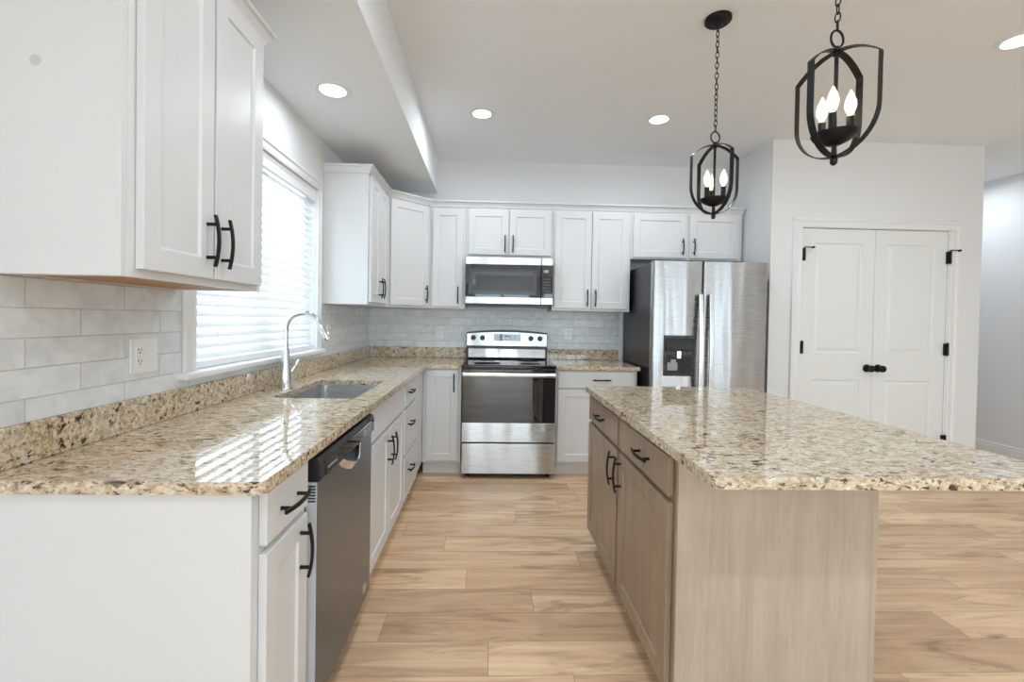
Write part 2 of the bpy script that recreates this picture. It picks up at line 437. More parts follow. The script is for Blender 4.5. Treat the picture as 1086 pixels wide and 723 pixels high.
# living-room windows behind the viewer: frames and panes
k = 2
for (a, b, c, d) in REAR_WIN:
    o = MB(); y = YB-.06
    for (p, q, r_, s_) in ((a, b, c, c+.06), (a, b, d-.06, d), (a, a+.06, c+.06, d-.06), (b-.06, b, c+.06, d-.06), ((a+b)/2-.04, (a+b)/2+.04, c+.06, d-.06)):
        o.box(p, q, y-.03, y+.03, r_, s_)
    f = struct(o.build('window_%d' % k, M['vinyl'])); k += 1
    MB().box(a+.05, b-.05, y-.004, y+.004, c+.05, d-.05).build('pane', M['glass'], f)
for X, lst in ((XR+.06, RIGHT_WIN), (-.06, LEFT_WIN)):
    for (a, b, c, d) in lst:
        o = MB()
        for (p, q, r_, s_) in ((a, b, c, c+.06), (a, b, d-.06, d), (a, a+.06, c+.06, d-.06), (b-.06, b, c+.06, d-.06), ((a+b)/2-.03, (a+b)/2+.03, c+.06, d-.06)):
            o.box(X-.03, X+.03, p, q, r_, s_)
        f = struct(o.build('window_%d' % k, M['vinyl'])); k += 1
        MB().box(X-.004, X+.004, a+.05, b-.05, c+.05, d-.05).build('pane', M['glass'], f)
# baseboard on the hallway wall
def base_profile(h=.14, t=.016): return [(0, 0), (-t, 0), (-t, h-.035), (-t+.004, h-.028), (-t+.004, h-.012), (-.005, h), (0, h)]
struct(MB().prism([(XR+p, z) for p, z in base_profile()], 'y', -5.2, YH-.001).build('baseboard_right', M['trim']))

# kitchen window: sash frame, glass, casing, sill
o = MB(); X = -.095
ym = (WY0+WY1)/2
for (p, q, r_, s_) in ((WY0, WY1, WZ0, WZ0+.05), (WY0, WY1, WZ1-.05, WZ1), (WY0, WY0+.05, WZ0+.05, WZ1-.05), (WY1-.05, WY1, WZ0+.05, WZ1-.05), (ym-.035, ym+.035, WZ0+.05, WZ1-.05)):
    o.box(X-.035, X+.035, p, q, r_, s_)
win = struct(o.build('window_1', M['vinyl'], bevel=.003))
MB().box(X-.004, X+.004, WY0+.04, WY1-.04, WZ0+.04, WZ1-.04).build('pane', M['glass'], win)
c = MB()
def casing_prof(wd): return [(0, 0), (.016, 0), (.019, .012), (.016, .022), (.013, wd-.03), (.020, wd-.022), (.020, wd-.004), (.016, wd), (0, wd)]
cw = .072
c.prism([(x, WY0-.004-q) for x, q in casing_prof(cw)], 'z', WZ0, WZ1+.0038)
c.prism([(x, WY1+.004+q) for x, q in casing_prof(cw)], 'z', WZ0, WZ1+.0038)
c.prism([(x, WZ1+.004+q) for x, q in casing_prof(cw)], 'y', WY0-.004-cw, WY1+.004+cw)
c.build('casing', M['trim'], win)
MB().box(-.06, .046, WY0-.10, WY1+.085, WZ0-.028, WZ0-.001).build('sill', M['trim'], win, bevel=.008, seg=3)

# pantry double doors
def door_leaf(name, x0, x1, hinge_left):
    z0, z1, y = .012, 2.072, YP+.004
    th = .035; bm_ = MB(); bm = bm_.bm
    panels = [(.20, .838), (1.060, 1.955)]; st = .103
    xa, xb = x0+st, x1-st
    def quad(a, b, c_, d): bm.faces.new([bm.verts.new(v) for v in (a, b, c_, d)])
    zs = [z0, panels[0][0], panels[0][1], panels[1][0], panels[1][1], z1]
    quad((x0, y, z0), (xa, y, z0), (xa, y, z1), (x0, y, z1)); quad((xb, y, z0), (x1, y, z0), (x1, y, z1), (xb, y, z1))
    for a, b in ((zs[0], zs[1]), (zs[2], zs[3]), (zs[4], zs[5])): quad((xa, y, a), (xb, y, a), (xb, y, b), (xa, y, b))
    for a, b in panels:
        lv = [(0, 0), (.008, .009), (.016, .009), (.040, .002)]
        rings = [[(xa+i, y+dy, a+i), (xb-i, y+dy, a+i), (xb-i, y+dy, b-i), (xa+i, y+dy, b-i)] for i, dy in lv]
        for r0, r1 in zip(rings, rings[1:]):
            for q in range(4): quad(r0[q], r0[(q+1) % 4], r1[(q+1) % 4], r1[q])
        quad(*rings[-1])
    bm_.box(x0, x1, y+.012, y+th, z0, z1)
    quad((x0, y, z0), (x0, y, z1), (x0, y+.02, z1), (x0, y+.02, z0)); quad((x1, y, z0), (x1, y, z1), (x1, y+.02, z1), (x1, y+.02, z0))
    quad((x0, y, z1), (x1, y, z1), (x1, y+.02, z1), (x0, y+.02, z1)); quad((x0, y, z0), (x1, y, z0), (x1, y+.02, z0), (x0, y+.02, z0))
    leaf = struct(bm_.build(name, M['door']))
    kx = x1-.045 if hinge_left else x0+.045
    MB().lathe([(.0, 0), (.032, 0), (.032, .006), (.026, .010), (.012, .012), (.011, .030), (.026, .036), (.0285, .046), (.026, .058), (.016, .062), (0, .062)], 28, (kx, y-.0005, .938), (0, -1, 0)).build('door_knob', M['black'], leaf, smooth=True)
    hx = x0-.003 if hinge_left else x1+.003
    for zz in (1.856, 1.102, .345):
        yk = y-.024
        h = MB(); h.lathe([(.009, -.05), (.009, .05)], 14, (hx, yk, zz)); h.lathe([(.005, .05), (.0065, .054), (0, .060)], 12, (hx, yk, zz)); h.box(hx-.0155, hx+.0155, yk+.003, y-.0005, zz-.049, zz+.049)
        h.build('hinge', M['black'], leaf, smooth=True)
    s_ = MB(); d_ = 1 if hinge_left else 1
    s_.tube([(hx, y-.026, 1.915), (hx+.035*d_, y-.036, 1.914), (hx+.075*d_, y-.038, 1.916)], .0045, 8)
    s_.lathe([(.0, 0), (.009, 0), (.009, .016), (0, .016)], 12, (hx+.070*d_, y-.038, 1.914), (0, 1, 0))
    s_.build('hinge_stop', M['black'], leaf, smooth=True)
    return leaf
door_leaf('door_1', 3.684, 4.2905, True)
door_leaf('door_2', 4.2935, 4.902, False)
t1 = MB()
t1.box(D0, 3.681, YP-.004, YP+.10, 0, 2.076); t1.box(4.905, D1, YP-.004, YP+.10, 0, 2.076); t1.box(D0, D1, YP-.004, YP+.10, 2.076, 2.0838)
for sgn, x0 in ((-1, 3.672), (1, 4.913)):
    t1.prism([(x0+sgn*q, YP-xx) for xx, q in casing_prof(.080)], 'z', 0, 2.0783)
t1.prism([(YP-xx, 2.0785+q) for xx, q in casing_prof(.076)], 'x', 3.592, 4.993)
struct(t1.build('trim_1', M['trim']))

# ------------------------------------------------------------------ counters
def counter(name, outer, holes, label, cat='countertop'):
    o = MB().slab(outer, holes, .884, .914).build(name, M['granite'], bevel=.004, seg=2)
    return tag(o, label, cat)
YN = -3.245
SK = (.165, .535, -2.205, -1.60)      # sink cut-out
def arc(cx, cy, r, a0, a1, n=6): return [(cx+r*math.cos(a0+(a1-a0)*i/n), cy+r*math.sin(a0+(a1-a0)*i/n)) for i in range(n+1)]
outerL = [(.001, YN)] + arc(.648-.022, YN+.022, .022, -PI/2, 0) + [(.648, -.66)] + [(.655, -.652)] + [(.660, -.648), (.924, -.648), (.924, -.001), (.001, -.001)]
counter('granite_countertop', outerL, [rrect(SK[0], SK[1], SK[2], SK[3], .035)], 'long L-shaped speckled granite countertop with the undermount sink under the window')
counter('granite_countertop', [(1.692, -.648), (2.384, -.648), (2.384, -.001), (1.692, -.001)], [], 'short speckled granite countertop between the range and the refrigerator')
counter('granite_countertop', rrect(1.699, 2.658, -3.193, -1.702, .085, 8, (.25, .25, 1, .25)), [], 'large speckled granite top of the brown island, overhanging its seating side')
def splash(name, pts, label):
    mb = MB(); (x0, x1, y0, y1) = pts
    mb.box(x0, x1, y0, y1, .9145, 1.013)
    return tag(mb.build(name, M['granite'], bevel=.003), label, 'backsplash')
splash('granite_backsplash', (.001, .021, YN+.002, -.001), 'long low granite upstand along the left wall below the window')
splash('granite_backsplash', (.0215, .924, -.021, -.001), 'low granite upstand on the back wall left of the range')
splash('granite_backsplash', (1.692, 2.380, -.021, -.001), 'low granite upstand on the back wall between range and refrigerator')

# glazed tile fields
tl = MB()
for (a, b, z0, z1) in ((YN, WY0-.079, 1.0135, 1.3705), (WY0-.079, WY1+.079, 1.0135, 1.041), (WY1+.079, -.0095, 1.0135, 1.3705)):
    tl.box(.0005, .009, a, b, z0, z1)
tag(tl.build('tile_backsplash', M['tile_left']), 'pale grey glazed subway tile on the left wall around the window', 'tile backsplash')
tb = MB()
tb.box(.0005, .925, -.009, -.0005, 1.0135, 1.3705); tb.box(.925, 1.6915, -.009, -.0005, .93, 1.398); tb.box(1.6915, 2.384, -.009, -.0005, 1.0135, 1.3705)
tag(tb.build('tile_backsplash', M['tile_back']), 'glossy wavy grey subway tile on the back wall behind the range', 'tile backsplash')

# ------------------------------------------------------------------ cabinet kit (front faces -y in local space, frame at y=0)
_pull = {}
def pull_mesh(orient, L, mat):
    key = (orient, L)
    if key not in _pull:
        mb = MB(); n = 14; h = L/2; pts = []
        for i in range(n+1):
            s_ = -h + L*i/n; y_ = -.0235 - .0105*(1-(s_/h)**2)
            pts.append((0, y_, s_) if orient == 'v' else (s_, y_, 0))
        mb.ribbon(pts, (1, 0, 0) if orient == 'v' else (0, 0, 1), .0105, .0075)
        for s_ in (-.048, .048):
            c_ = (0, 0, s_) if orient == 'v' else (s_, 0, 0)
            mb.lathe([(.0058, 0), (.005, .004), (.005, .026)], 12, c_, (0, -1, 0))
        o_ = mb.build('handle', mat, bevel=.0015); _pull[key] = o_.data; mods = True
        bpy.data.objects.remove(o_)
    o_ = bpy.data.objects.new('handle', _pull[key]); COL.objects.link(o_)
    b = o_.modifiers.new('edge', 'BEVEL'); b.width = .0014; b.segments = 2; b.limit_method = 'ANGLE'; b.angle_limit = math.radians(50)
    return o_
def add_front(root, kind, x0, x1, z0, z1, mat, pull=None, pm=None, frame=.057):
    slab = kind in ('drawer', 'false_front')
    nm = {'door': 'door', 'drawer': 'drawer', 'false_front': 'false_front', 'drawer_panel': 'drawer'}[kind]
    f = MB().front(x0, x1, z0, z1, .02, 0 if slab else frame, .007, -.0008).build(nm, mat, root, bevel=.0018)
    if pull:
        hx, hz, orient = pull
        h = pull_mesh(orient, .150, pm or M['black']); h.parent = f; h.location = (hx, -.0206, hz)
    return f
def base_cabinet(name, label, loc, rotz, wd, fronts, mat=None, depth=.60, toe=True, ends=(0, 0), group=None, open_top=False, cat='base cabinet'):
    mat = mat or M['cab']
    r = thing(name, label, cat, loc, rotz, group)
    b = MB()
    if open_top:
        b.box(0, .018, 0, depth, .11, .883); b.box(wd-.018, wd, 0, depth, .11, .883); b.box(.018, wd-.018, 0, depth, .11, .128)
        b.box(.018, wd-.018, depth-.01, depth, .128, .883); b.box(.018, wd-.018, 0, .02, .128, .883)
    else: b.box(0, wd, 0, depth, .11, .883)
    b.build('body', mat, r, bevel=.001)
    MB().box(0, wd, .065, depth-.02, 0, .1095).build('toe_kick', mat, r)
    for f in fronts: add_front(r, *f[:5], mat, *f[5:])
    return r

W = M['cab']
# left run, faces +X.  local x = world Y - y0
RZ = PI/2
def left_base(y0, y1, name, label, fronts, **kw):
    return base_cabinet(name, label, (.609, y0, 0), RZ, y1-y0, fronts, **kw)
y0 = -3.212
c1 = left_base(y0, -2.926, 'base_cabinet', 'narrow white base cabinet at the near end of the left run, before the dishwasher',
    [('drawer', .022, .258, .742, .868, (.140, .803, 'h')), ('door', .022, .258, .131, .722, (.210, .635, 'v'))])
MB().box(-.0165, -.0005, -.004, .605, 0, .8835).build('end_panel', W, c1, bevel=.001)
y0 = -2.302
left_base(y0, -1.482, 'sink_cabinet', 'white sink base cabinet with a blank front over two doors, beside the dishwasher',
    [('false_front', .020, .800, .726, .868), ('door', .020, .404, .131, .706, (.366, .60, 'v')), ('door', .414, .800, .131, .706, (.452, .60, 'v'))], open_top=True)
y0 = -1.480
left_base(y0, -.6145, 'drawer_cabinet', 'white three-drawer base cabinet in the inner corner of the left run',
    [('drawer', .022, .505, .724, .868, (.135+.10, .806, 'h')), ('drawer_panel', .022, .505, .424, .706, (.235, .608, 'h'), None, .0), ('drawer_panel', .022, .505, .131, .408, (.235, .308, 'h'), None, .0)] if False else
    [('drawer', .022, .505, .724, .868, (.150, .810, 'h')), ('drawer', .022, .505, .424, .706, (.158, .602, 'h')), ('drawer', .022, .505, .131, .408, (.170, .305, 'h'))])
# back run, faces -Y
def back_base(x0, x1, name, label, fronts, **kw):
    return base_cabinet(name, label, (x0, -.609, 0), 0, x1-x0, fronts, **kw)
back_base(.6105, .9235, 'base_cabinet', 'white single-door base cabinet left of the range, in the corner',
    [('door', .031, .284, .131, .868, (.255, .768, 'v'))])
back_base(1.6925, 2.369, 'base_cabinet', 'white base cabinet with one wide drawer, between range and refrigerator',
    [('drawer', .022, .655, .736, .868, (.376, .803, 'h')), ('door', .022, .334, .131, .720), ('door', .342, .655, .131, .720)])

# upper cabinets
def upper_cabinet(label, loc, rotz, wd, z0, z1, fronts, depth=.303, ends=None, group=None, ply=False):
    r = thing('upper_cabinet', label, 'wall cabinet', loc, rotz, group)
    b = MB()
    b.box(0, .018, 0, depth, z0, z1); b.box(wd-.018, wd, 0, depth, z0, z1); b.box(.018, wd-.018, 0, .019, z0, z1)
    b.box(.018, wd-.018, .019, depth, z1-.018, z1); b.box(.018, wd-.018, depth-.012, depth, z0, z1-.018)
    b.build('body', W, r, bevel=.001)
    MB().box(.0185, wd-.0185, .0195, depth-.0125, z0+.005, z0+.017).build('bottom_panel', M['ply'] if ply else W, r)
    for f in fronts: add_front(r, *f[:5], W, *f[5:])
    return r
ZU0, ZU1 = 1.372, 2.286
near = upper_cabinet('large white wall cabinet nearest the viewer, left of the window, with its plain side showing', (.3045, -3.190, 0), RZ, .595, ZU0, ZU1,
    [('door', .022, .290, 1.392, 2.262, (.290-.031, 1.500, 'v')), ('door', .298, .570, 1.392, 2.262, (.298+.031, 1.500, 'v'))], ply=True)
MB().box(-.0165, -.0005, .001, .3035, ZU0, ZU1).build('end_panel', W, near, bevel=.001)
MB().lathe([(0, 0), (.0125, 0), (.0125, .0008), (0, .0012)], 20, (-.0166, .1905, 1.853), (-1, 0, 0)).build('screw_cap', M['cap'] if 'cap' in M else plain('grey_screw_cap', (.56, .56, .55), .5), near)
def crown_path(path, prof):
    mb = MB(); bm = mb.bm; P = [Vector((*p, 0)) for p in path]; rings = []
    for i, p in enumerate(P):
        def nrm(a, b): d = (b-a).normalized(); return Vector((d.y, -d.x, 0))
        n0 = nrm(P[i-1], p) if i else None; n1 = nrm(p, P[i+1]) if i < len(P)-1 else None
        if n0 is None: n = n1
        elif n1 is None: n = n0
        else: n = (n0+n1); n = n/ (n.dot(n0))
        rings.append([bm.verts.new((p.x+n.x*o_, p.y+n.y*o_, z)) for o_, z in prof])
    q = len(prof)
    for a, b in zip(rings, rings[1:]):
        for k_ in range(q): bm.faces.new((a[k_], b[k_], b[(k_+1) % q], a[(k_+1) % q]))
    bm.faces.new(rings[0]); bm.faces.new(rings[-1][::-1]); return mb
CR = [(.0005, 2.264), (.008, 2.264), (.010, 2.272), (.014, 2.282), (.026, 2.300), (.036, 2.306), (.036, 2.318), (.0005, 2.318)]
CRN = [(o_, z) for o_, z in CR]
mbn = crown_path([(-.3035, -.0165), (.0, -.0165), (.0, .595), (-.3035, .595)], CRN)
# local frame of the near cabinet: rotate (x_out, y_along) -> local (x=y_along, y=-x_out)
for v in mbn.bm.verts: v.co = Vector((v.co.y, -v.co.x, v.co.z))
mbn.build('crown_moulding', W, near)
upper_cabinet('white two-door wall cabinet between the window and the corner cabinet', (.3045, -1.1675, 0), RZ, .5565, ZU0, ZU1,
    [('door', .018, .262, 1.392, 2.258, (.262-.030, 1.500, 'v')), ('door', .268, .512, 1.392, 2.258, (.268+.030, 1.500, 'v'))])
# diagonal corner cabinet
cc = thing('corner_wall_cabinet', 'white diagonal corner wall cabinet with one door', 'wall cabinet', (.3045, -.6095, 0), PI/4)
A = math.sqrt(2)/2
def dl(x, y): # world offset -> local of 45 deg frame
    dx, dy = x-.3045, y+.6095
    return (A*dx + A*dy, -A*dx + A*dy)
poly = [dl(.3045, -.6095), dl(.6095, -.3045), dl(.6095, -.0025), dl(.0025, -.0025), dl(.0025, -.6095)]
MB().prism(poly, 'z', ZU0, ZU1).build('body', W, cc, bevel=.001)
add_front(cc, 'door', .026, .402, 1.392, 2.250, W, (.402-.030, 1.492, 'v'))
YU = -.3045
upper_cabinet('narrow white single-door wall cabinet beside the microwave', (.6115, YU, 0), 0, .3135, ZU0, ZU1,
    [('door', .022, .288, 1.392, 2.245, (.288-.036, 1.492, 'v'))])
upper_cabinet('short white two-door wall cabinet above the microwave', (.9265, YU, 0), 0, .7635, 1.832, ZU1,
    [('door', .020, .370, 1.852, 2.245, (.370-.030, 1.948, 'v')), ('door', .380, .744, 1.852, 2.245, (.380+.030, 1.948, 'v'))])
upper_cabinet('tall white two-door wall cabinet between microwave and refrigerator', (1.6915, YU, 0), 0, .6955, ZU0, ZU1,
    [('door', .018, .343, 1.396, 2.245, (.343-.033, 1.487, 'v')), ('door', .349, .672, 1.396, 2.245, (.349+.033, 1.487, 'v'))])
upper_cabinet('short wide white two-door wall cabinet above the refrigerator', (2.3885, YU, 0), 0, 1.0065, 1.845, ZU1,
    [('door', .018, .496, 1.860, 2.245, (.496-.040, 1.957, 'v')), ('door', .524, .975, 1.860, 2.245, (.524+.033, 1.957, 'v'))])
CP = [(.0015, -1.1680), (.3045, -1.1680), (.3045, -.6105), (.6105, -.3045), (3.4, -.3045)]
def crown_run(a, b, label):
    mb = crown_path(CP, CR); bm = mb.bm; q = len(CR); vs = list(bm.verts)
    keep = set(vs[a*q:(b+1)*q])
    bmesh.ops.delete(bm, geom=[v for v in vs if v not in keep], context='VERTS')
    ends = [e_ for e_ in bm.edges if e_.is_boundary]; bmesh.ops.holes_fill(bm, edges=ends, sides=0)
    tag(mb.build('crown_moulding', W), label, 'moulding')
crown_run(0, 2, 'white crown moulding on top of the wall cabinet beside the window, wrapping its side')
crown_run(2, 3, 'short white crown moulding on top of the diagonal corner cabinet')
crown_run(3, 4, 'long white crown moulding along the tops of the back wall cabinets')

# ------------------------------------------------------------------ island
isl = thing('kitchen_island', 'taupe-brown wooden kitchen island cabinet with two drawers over two doors', 'kitchen island', (1.735, -1.735, 0), -PI/2)
IW, ID = 1.160, .60       # local x runs towards the viewer
T = M['taupe']
MB().box(0, IW, 0, ID, .11, .883).build('body', T, isl, bevel=.001)
MB().box(.01, IW-.002, .06, ID, 0, .1095).build('toe_kick', T, isl)
MB().box(IW+.0005, IW+.0165, -.001, ID+.012, 0, .8835).build('end_panel', M['taupe_panel'], isl, bevel=.001)
MB().box(-.0005, IW+.016, ID+.0125, ID+.0305, 0, .8835).build('back_panel', M['taupe_panel'], isl, bevel=.001)
for (kd, a, b, z0, z1, pl) in (('drawer', .030, .587, .740, .866, (.308, .803, 'h')), ('drawer', .612, 1.140, .740, .866, (.925, .806, 'h')),
                               ('door', .030, .580, .125, .720, (.580-.032, .632, 'v')), ('door', .612, 1.140, .125, .720, (.612+.034, .634, 'v'))):
    add_front(isl, kd, a, b, z0, z1, T, pl)

# ------------------------------------------------------------------ range
RX, RW = .9305, .7575
rg = thing('range', 'stainless steel freestanding electric range with black glass oven door', 'range', (RX, -.640, 0))
MB().box(.004, RW-.004, .002, .605, .03, .895).build('body', M['blackplastic'], rg, bevel=.002)
ck = MB().box(-.003, RW+.003, -.048, .56, .8955, .919)
ck.build('cooktop', M['blackgloss'], rg, bevel=.006, seg=3)
for (bx_, by_, rr) in ((.20, .10, .115), (.56, .10, .09), (.20, .38, .08), (.56, .38, .105)):
    q = MB()
    for r0 in (rr, rr*.62): q.lathe([(r0-.002, 0), (r0-.002, .0006), (r0, .0006), (r0, 0)], 48, (bx_, by_, .9191))
    q.build('burner_ring', M['grey'], rg)
# oven door
dr = MB().box(.004, RW-.004, -.046, .0, .300, .884).build('door', M['display'], rg, bevel=.003)
MB().box(.006, RW-.006, -.0495, -.0465, .302, .456).build('lower_band', M['steel_range'], dr, bevel=.001)
MB().box(.11, RW-.11, -.0468, -.0462, .50, .80).build('window', M['display'], dr)
hd = MB(); hd.prism([(-.084, .842), (-.080, .862), (-.066, .866), (-.062, .862), (-.066, .830), (-.076, .826), (-.083, .832)], 'x', .006, RW-.006)
hd.box(.012, .045, -.066, -.0465, .838, .858); hd.box(RW-.045, RW-.012, -.066, -.0465, .838, .858)
hd.build('handle', M['steel'], dr, bevel=.002)
lg = MB()
for k_ in range(9): lg.box(RW/2-.038+k_*.0082, RW/2-.038+k_*.0082+.0056, -.0500, -.0496, .384, .3895)
lg.build('lettering', M['grey'], dr)
MB().box(.006, RW-.006, -.046, .0, .045, .288).build('drawer', M['steel_range'], rg, bevel=.003)
for xx in (.05, RW-.05):
    for yy in (.03, .55): MB().lathe([(.018, 0), (.018, .012), (.010, .014), (.010, .031)], 14, (xx, yy, 0)).build('foot', M['blackplastic'], rg)
# backguard
bgd = MB()
n = 16; top = [(.0 + (RW-.0)*i/n, 1.163+.024*(1-((i/n-.5)*2)**2)) for i in range(n+1)]
bgd.prism([(0, .9195), (RW, .9195)] + top[::-1], 'y', .556, .606)
bgp = bgd.build('backguard', M['blackplastic'], rg, bevel=.003)
top2 = [(.006+(RW-.012)*i/n, 1.150+.018*(1-((i/n-.5)*2)**2)) for i in range(n+1)]
fp = MB(); fp.prism([(.006, 1.038), (RW-.006, 1.038)] + top2[::-1], 'y', .548, .5555)
fp.build('control_panel', M['steel_range'], bgp, bevel=.0015)
MB().box(.253, .505, .5455, .5477, 1.085, 1.150).build('display', M['display'], bgp, bevel=.001)
dg = MB()
for k_ in range(5):
    for j in range(3):
        if not (k_ == 2 and j > 0): dg.box(.275+k_*.042, .297+k_*.042, .5449, .5454, 1.096+j*.017, 1.101+j*.017)
dg.box(.355, .40, .5449, .5454, 1.122, 1.138)
dg.build('lettering', M['grey'], bgp)
for kx in (.064, .150, .602, .688):
    MB().lathe([(.0245, 0), (.0245, .004), (.0205, .006), (.019, .024), (.017, .026), (0, .026)], 26, (kx, .5478, 1.112), (0, -1, 0)).box(kx-.004, kx+.004, .510, .5215, 1.095, 1.129).build('knob', M['blackplastic'], bgp, bevel=.001)
sp_ = MB(); sp_.prism([(.555, 1.018), (.555, .930), (.530, .925), (.522, .935), (.545, 1.010)], 'x', .02, RW-.02)
sp_.build('vent_trim', M['steel_range'], bgp, bevel=.002)

# ------------------------------------------------------------------ microwave over the range
MX0, MW, MZ0, MZ1 = .930, .755, 1.404, 1.820
mw = thing('microwave', 'stainless steel over-the-range microwave with black glass door', 'microwave', (MX0, -.395, 0))
MB().box(0, MW, 0, .392, MZ0+.012, MZ1).build('body', M['darkgrey'], mw, bevel=.002)
MB().box(.02, MW-.02, .03, .36, MZ0, MZ0+.0115).build('underside_vent', M['blackplastic'], mw)
XD = .650
MB().box(.002, XD-.002, -.030, -.0005, MZ0+.014, MZ1-.002).build('door', M['blackgloss'], mw, bevel=.003)
mb_ = MB().box(XD+.002, MW-.002, -.030, -.0005, MZ0+.014, MZ1-.002).build('control_panel', M['blackgloss'], mw, bevel=.003)
for nm, a, b in (('top_band', MZ1-.064, MZ1-.003), ('lower_band', MZ0+.016, MZ0+.072)):
    MB().box(.003, XD-.003, -.0335, -.0305, a, b).build(nm, M['steel_range'], mw, bevel=.001)
    MB().box(XD+.003, MW-.003, -.0335, -.0305, a, b).build(nm, M['steel_range'], mw, bevel=.001)
MB().box(.03, XD-.04, -.0312, -.0304, MZ0+.098, MZ1-.112).build('window', M['display'], mw)
fr = MB(); a, b, c_, d = .028, XD-.038, MZ0+.096, MZ1-.105
for q in ((a, b, c_, c_+.024), (a, b, d-.024, d), (a, a+.03, c_+.024, d-.024), (b-.03, b, c_+.024, d-.024)): fr.box(q[0], q[1], -.0318, -.0313, q[2], q[3])
fr.build('window_border', plain('smoked_border', (.05, .05, .052), .18), mw)
kp = MB()
MB().box(XD+.022, XD+.062, -.0310, -.0304, MZ1-.128, MZ1-.104).build('readout', M['grey'], mw)
for r_ in range(6):
    for q in range(3): kp.box(XD+.022+q*.022, XD+.036+q*.022, -.0310, -.0304, MZ0+.105+r_*.025, MZ0+.114+r_*.025)
kp.build('keypad', plain('keypad_print', (.10, .105, .11), .4), mw)

# ------------------------------------------------------------------ refrigerator
FX0, FX1, FZ = 2.412, 3.318, 1.765
fr_ = thing('refrigerator', 'stainless steel side-by-side refrigerator with ice dispenser and dark sides', 'refrigerator', (FX0, -.75, 0))
FW = FX1-FX0
MB().box(.004, FW-.004, 0, .705, .02, FZ-.012).build('body', M['darkgrey'], fr_, bevel=.004)
MB().box(.02, FW-.02, .02, .60, 0, .0195).build('foot', M['blackplastic'], fr_)
MB().box(.01, FW-.01, -.045, -.0005, .022, .095).build('grille', M['blackplastic'], fr_)
XG = 2.8055-FX0
ld = MB().slab(rrect(.0, XG-.0035, -.070, -.006, .016, 5, (1, 1, .2, .2)), [], .10, FZ).build('door', M['steel_fridge'], fr_, bevel=.003, smooth=True)
rd = MB().slab(rrect(XG+.0035, FW, -.070, -.006, .016, 5, (1, 1, .2, .2)), [], .10, FZ).build('door', M['steel_fridge'], fr_, bevel=.003, smooth=True)
def fridge_handle(xc, par):
    h = MB(); n_ = 18; pts = []
    for i in range(n_+1):
        t_ = i/n_; z_ = .50+1.01*t_; y_ = -.098-.022*math.sin(PI*t_)
        pts.append((xc, y_, z_))
    h.ribbon(pts, (1, 0, 0), .034, .016)
    for z_ in (.525, 1.485): h.box(xc-.012, xc+.012, -.098, -.0705, z_-.02, z_+.02)
    h.build('handle', M['steel'], par, bevel=.005, seg=3)
fridge_handle(XG-.030, ld); fridge_handle(XG+.052, rd)
dx0, dx1, dz0, dz1 = 2.502-FX0, 2.742-FX0, .868, 1.186
dsp = MB().box(dx0, dx1, -.0755, -.0705, dz0, dz1).build('dispenser', M['blackplastic'], ld, bevel=.006, seg=3)
MB().box(dx0+.018, dx1-.018, -.0768, -.0757, dz0+.025, dz0+.165).build('recess', plain('recess_black', (.004, .004, .004), .5), dsp)
dp = MB(); dp.prism([(-.0758, 1.060), (-.0758, 1.165), (-.080, 1.165), (-.092, 1.085), (-.088, 1.062)], 'x', dx0+.014, dx1-.012); dp.build('dispenser_hood', M['blackgloss'], dsp, bevel=.004)
MB().box(dx0+.10, dx0+.135, -.086, -.0769, 1.005, 1.066).build('nozzle', M['chrome'], dsp, bevel=.004)
MB().box(dx0+.03, dx0+.11, -.0785, -.0769, dz0+.045, dz0+.105).box(dx0+.055, dx0+.095, -.083, -.0786, dz0+.075, dz0+.13).build('paddle', M['grey'], dsp, bevel=.003)
MB().box(dx0+.02, dx1-.02, -.094, -.0757, dz0+.012, dz0+.022).build('drip_tray', M['blackplastic'], dsp, bevel=.002)
for xx in (.02, FW-.10): MB().box(xx, xx+.08, .005, .05, FZ-.0115, FZ+.010).build('hinge_cover', M['darkgrey'], fr_, bevel=.004)

# ------------------------------------------------------------------ dishwasher (faces +X)
DY0, DY1 = -2.922, -2.306
dw = thing('dishwasher', 'stainless steel dishwasher with black control strip in the left run', 'dishwasher', (.609, DY0, 0), RZ)
DWW = DY1-DY0
MB().box(.006, DWW-.006, .002, .56, .08, .865).build('body', M['blackplastic'], dw)
MB().box(.006, DWW-.006, .06, .10, 0, .0795).build('kick_plate', M['blackplastic'], dw)
MB().box(.004, DWW-.004, -.034, -.0005, .105, .795).build('door', M['steel_dw'], dw, bevel=.004, seg=3)
cp = MB(); cp.prism([(-.0005, .7955), (-.040, .7955), (-.044, .800), (-.044, .852), (-.036, .868), (-.0005, .872)], 'x', .002, DWW-.002)
cpo = cp.build('control_panel', M['blackplastic'], dw, bevel=.002)
MB().box(.04, DWW-.02, -.0456, -.0443, .803, .850).build('fascia', M['blackgloss'], cpo)
MB().box(.30, DWW-.015, -.0466, -.0457, .8465, .8495).build('chrome_line', M['chrome'], cpo)
lt = MB()
for k_ in range(8): lt.box(.060+k_*.0105, .067+k_*.0105, -.0464, -.0457, .818, .825)
for k_ in range(3): MB().box(.45+k_*.04, .47+k_*.04, -.0464, -.0457, .815, .835).build('button', M['grey'], cpo)
lt.build('lettering', M['grey'], cpo)
hl = MB(); hp = []
for i in range(13):
    t_ = i/12; hp.append((.20+.20*t_, -.036-.020*math.sin(PI*t_), .793-.040*math.sin(PI*t_)))
hl.ribbon(hp, (0, -.6, .8), .030, .006); hl.build('handle', M['chrome'], dw, bevel=.001)
MB().box(.0012, .0038, -.0335, -.001, .106, .794).build('door_edge', plain('grey_door_edge', (.50, .51, .52), .4), dw)
vt = MB()
for k_ in range(6): vt.box(.0006, .0011, -.030, -.008, .735+k_*.009, .740+k_*.009)
vt.build('side_vent', M['blackplastic'], dw)
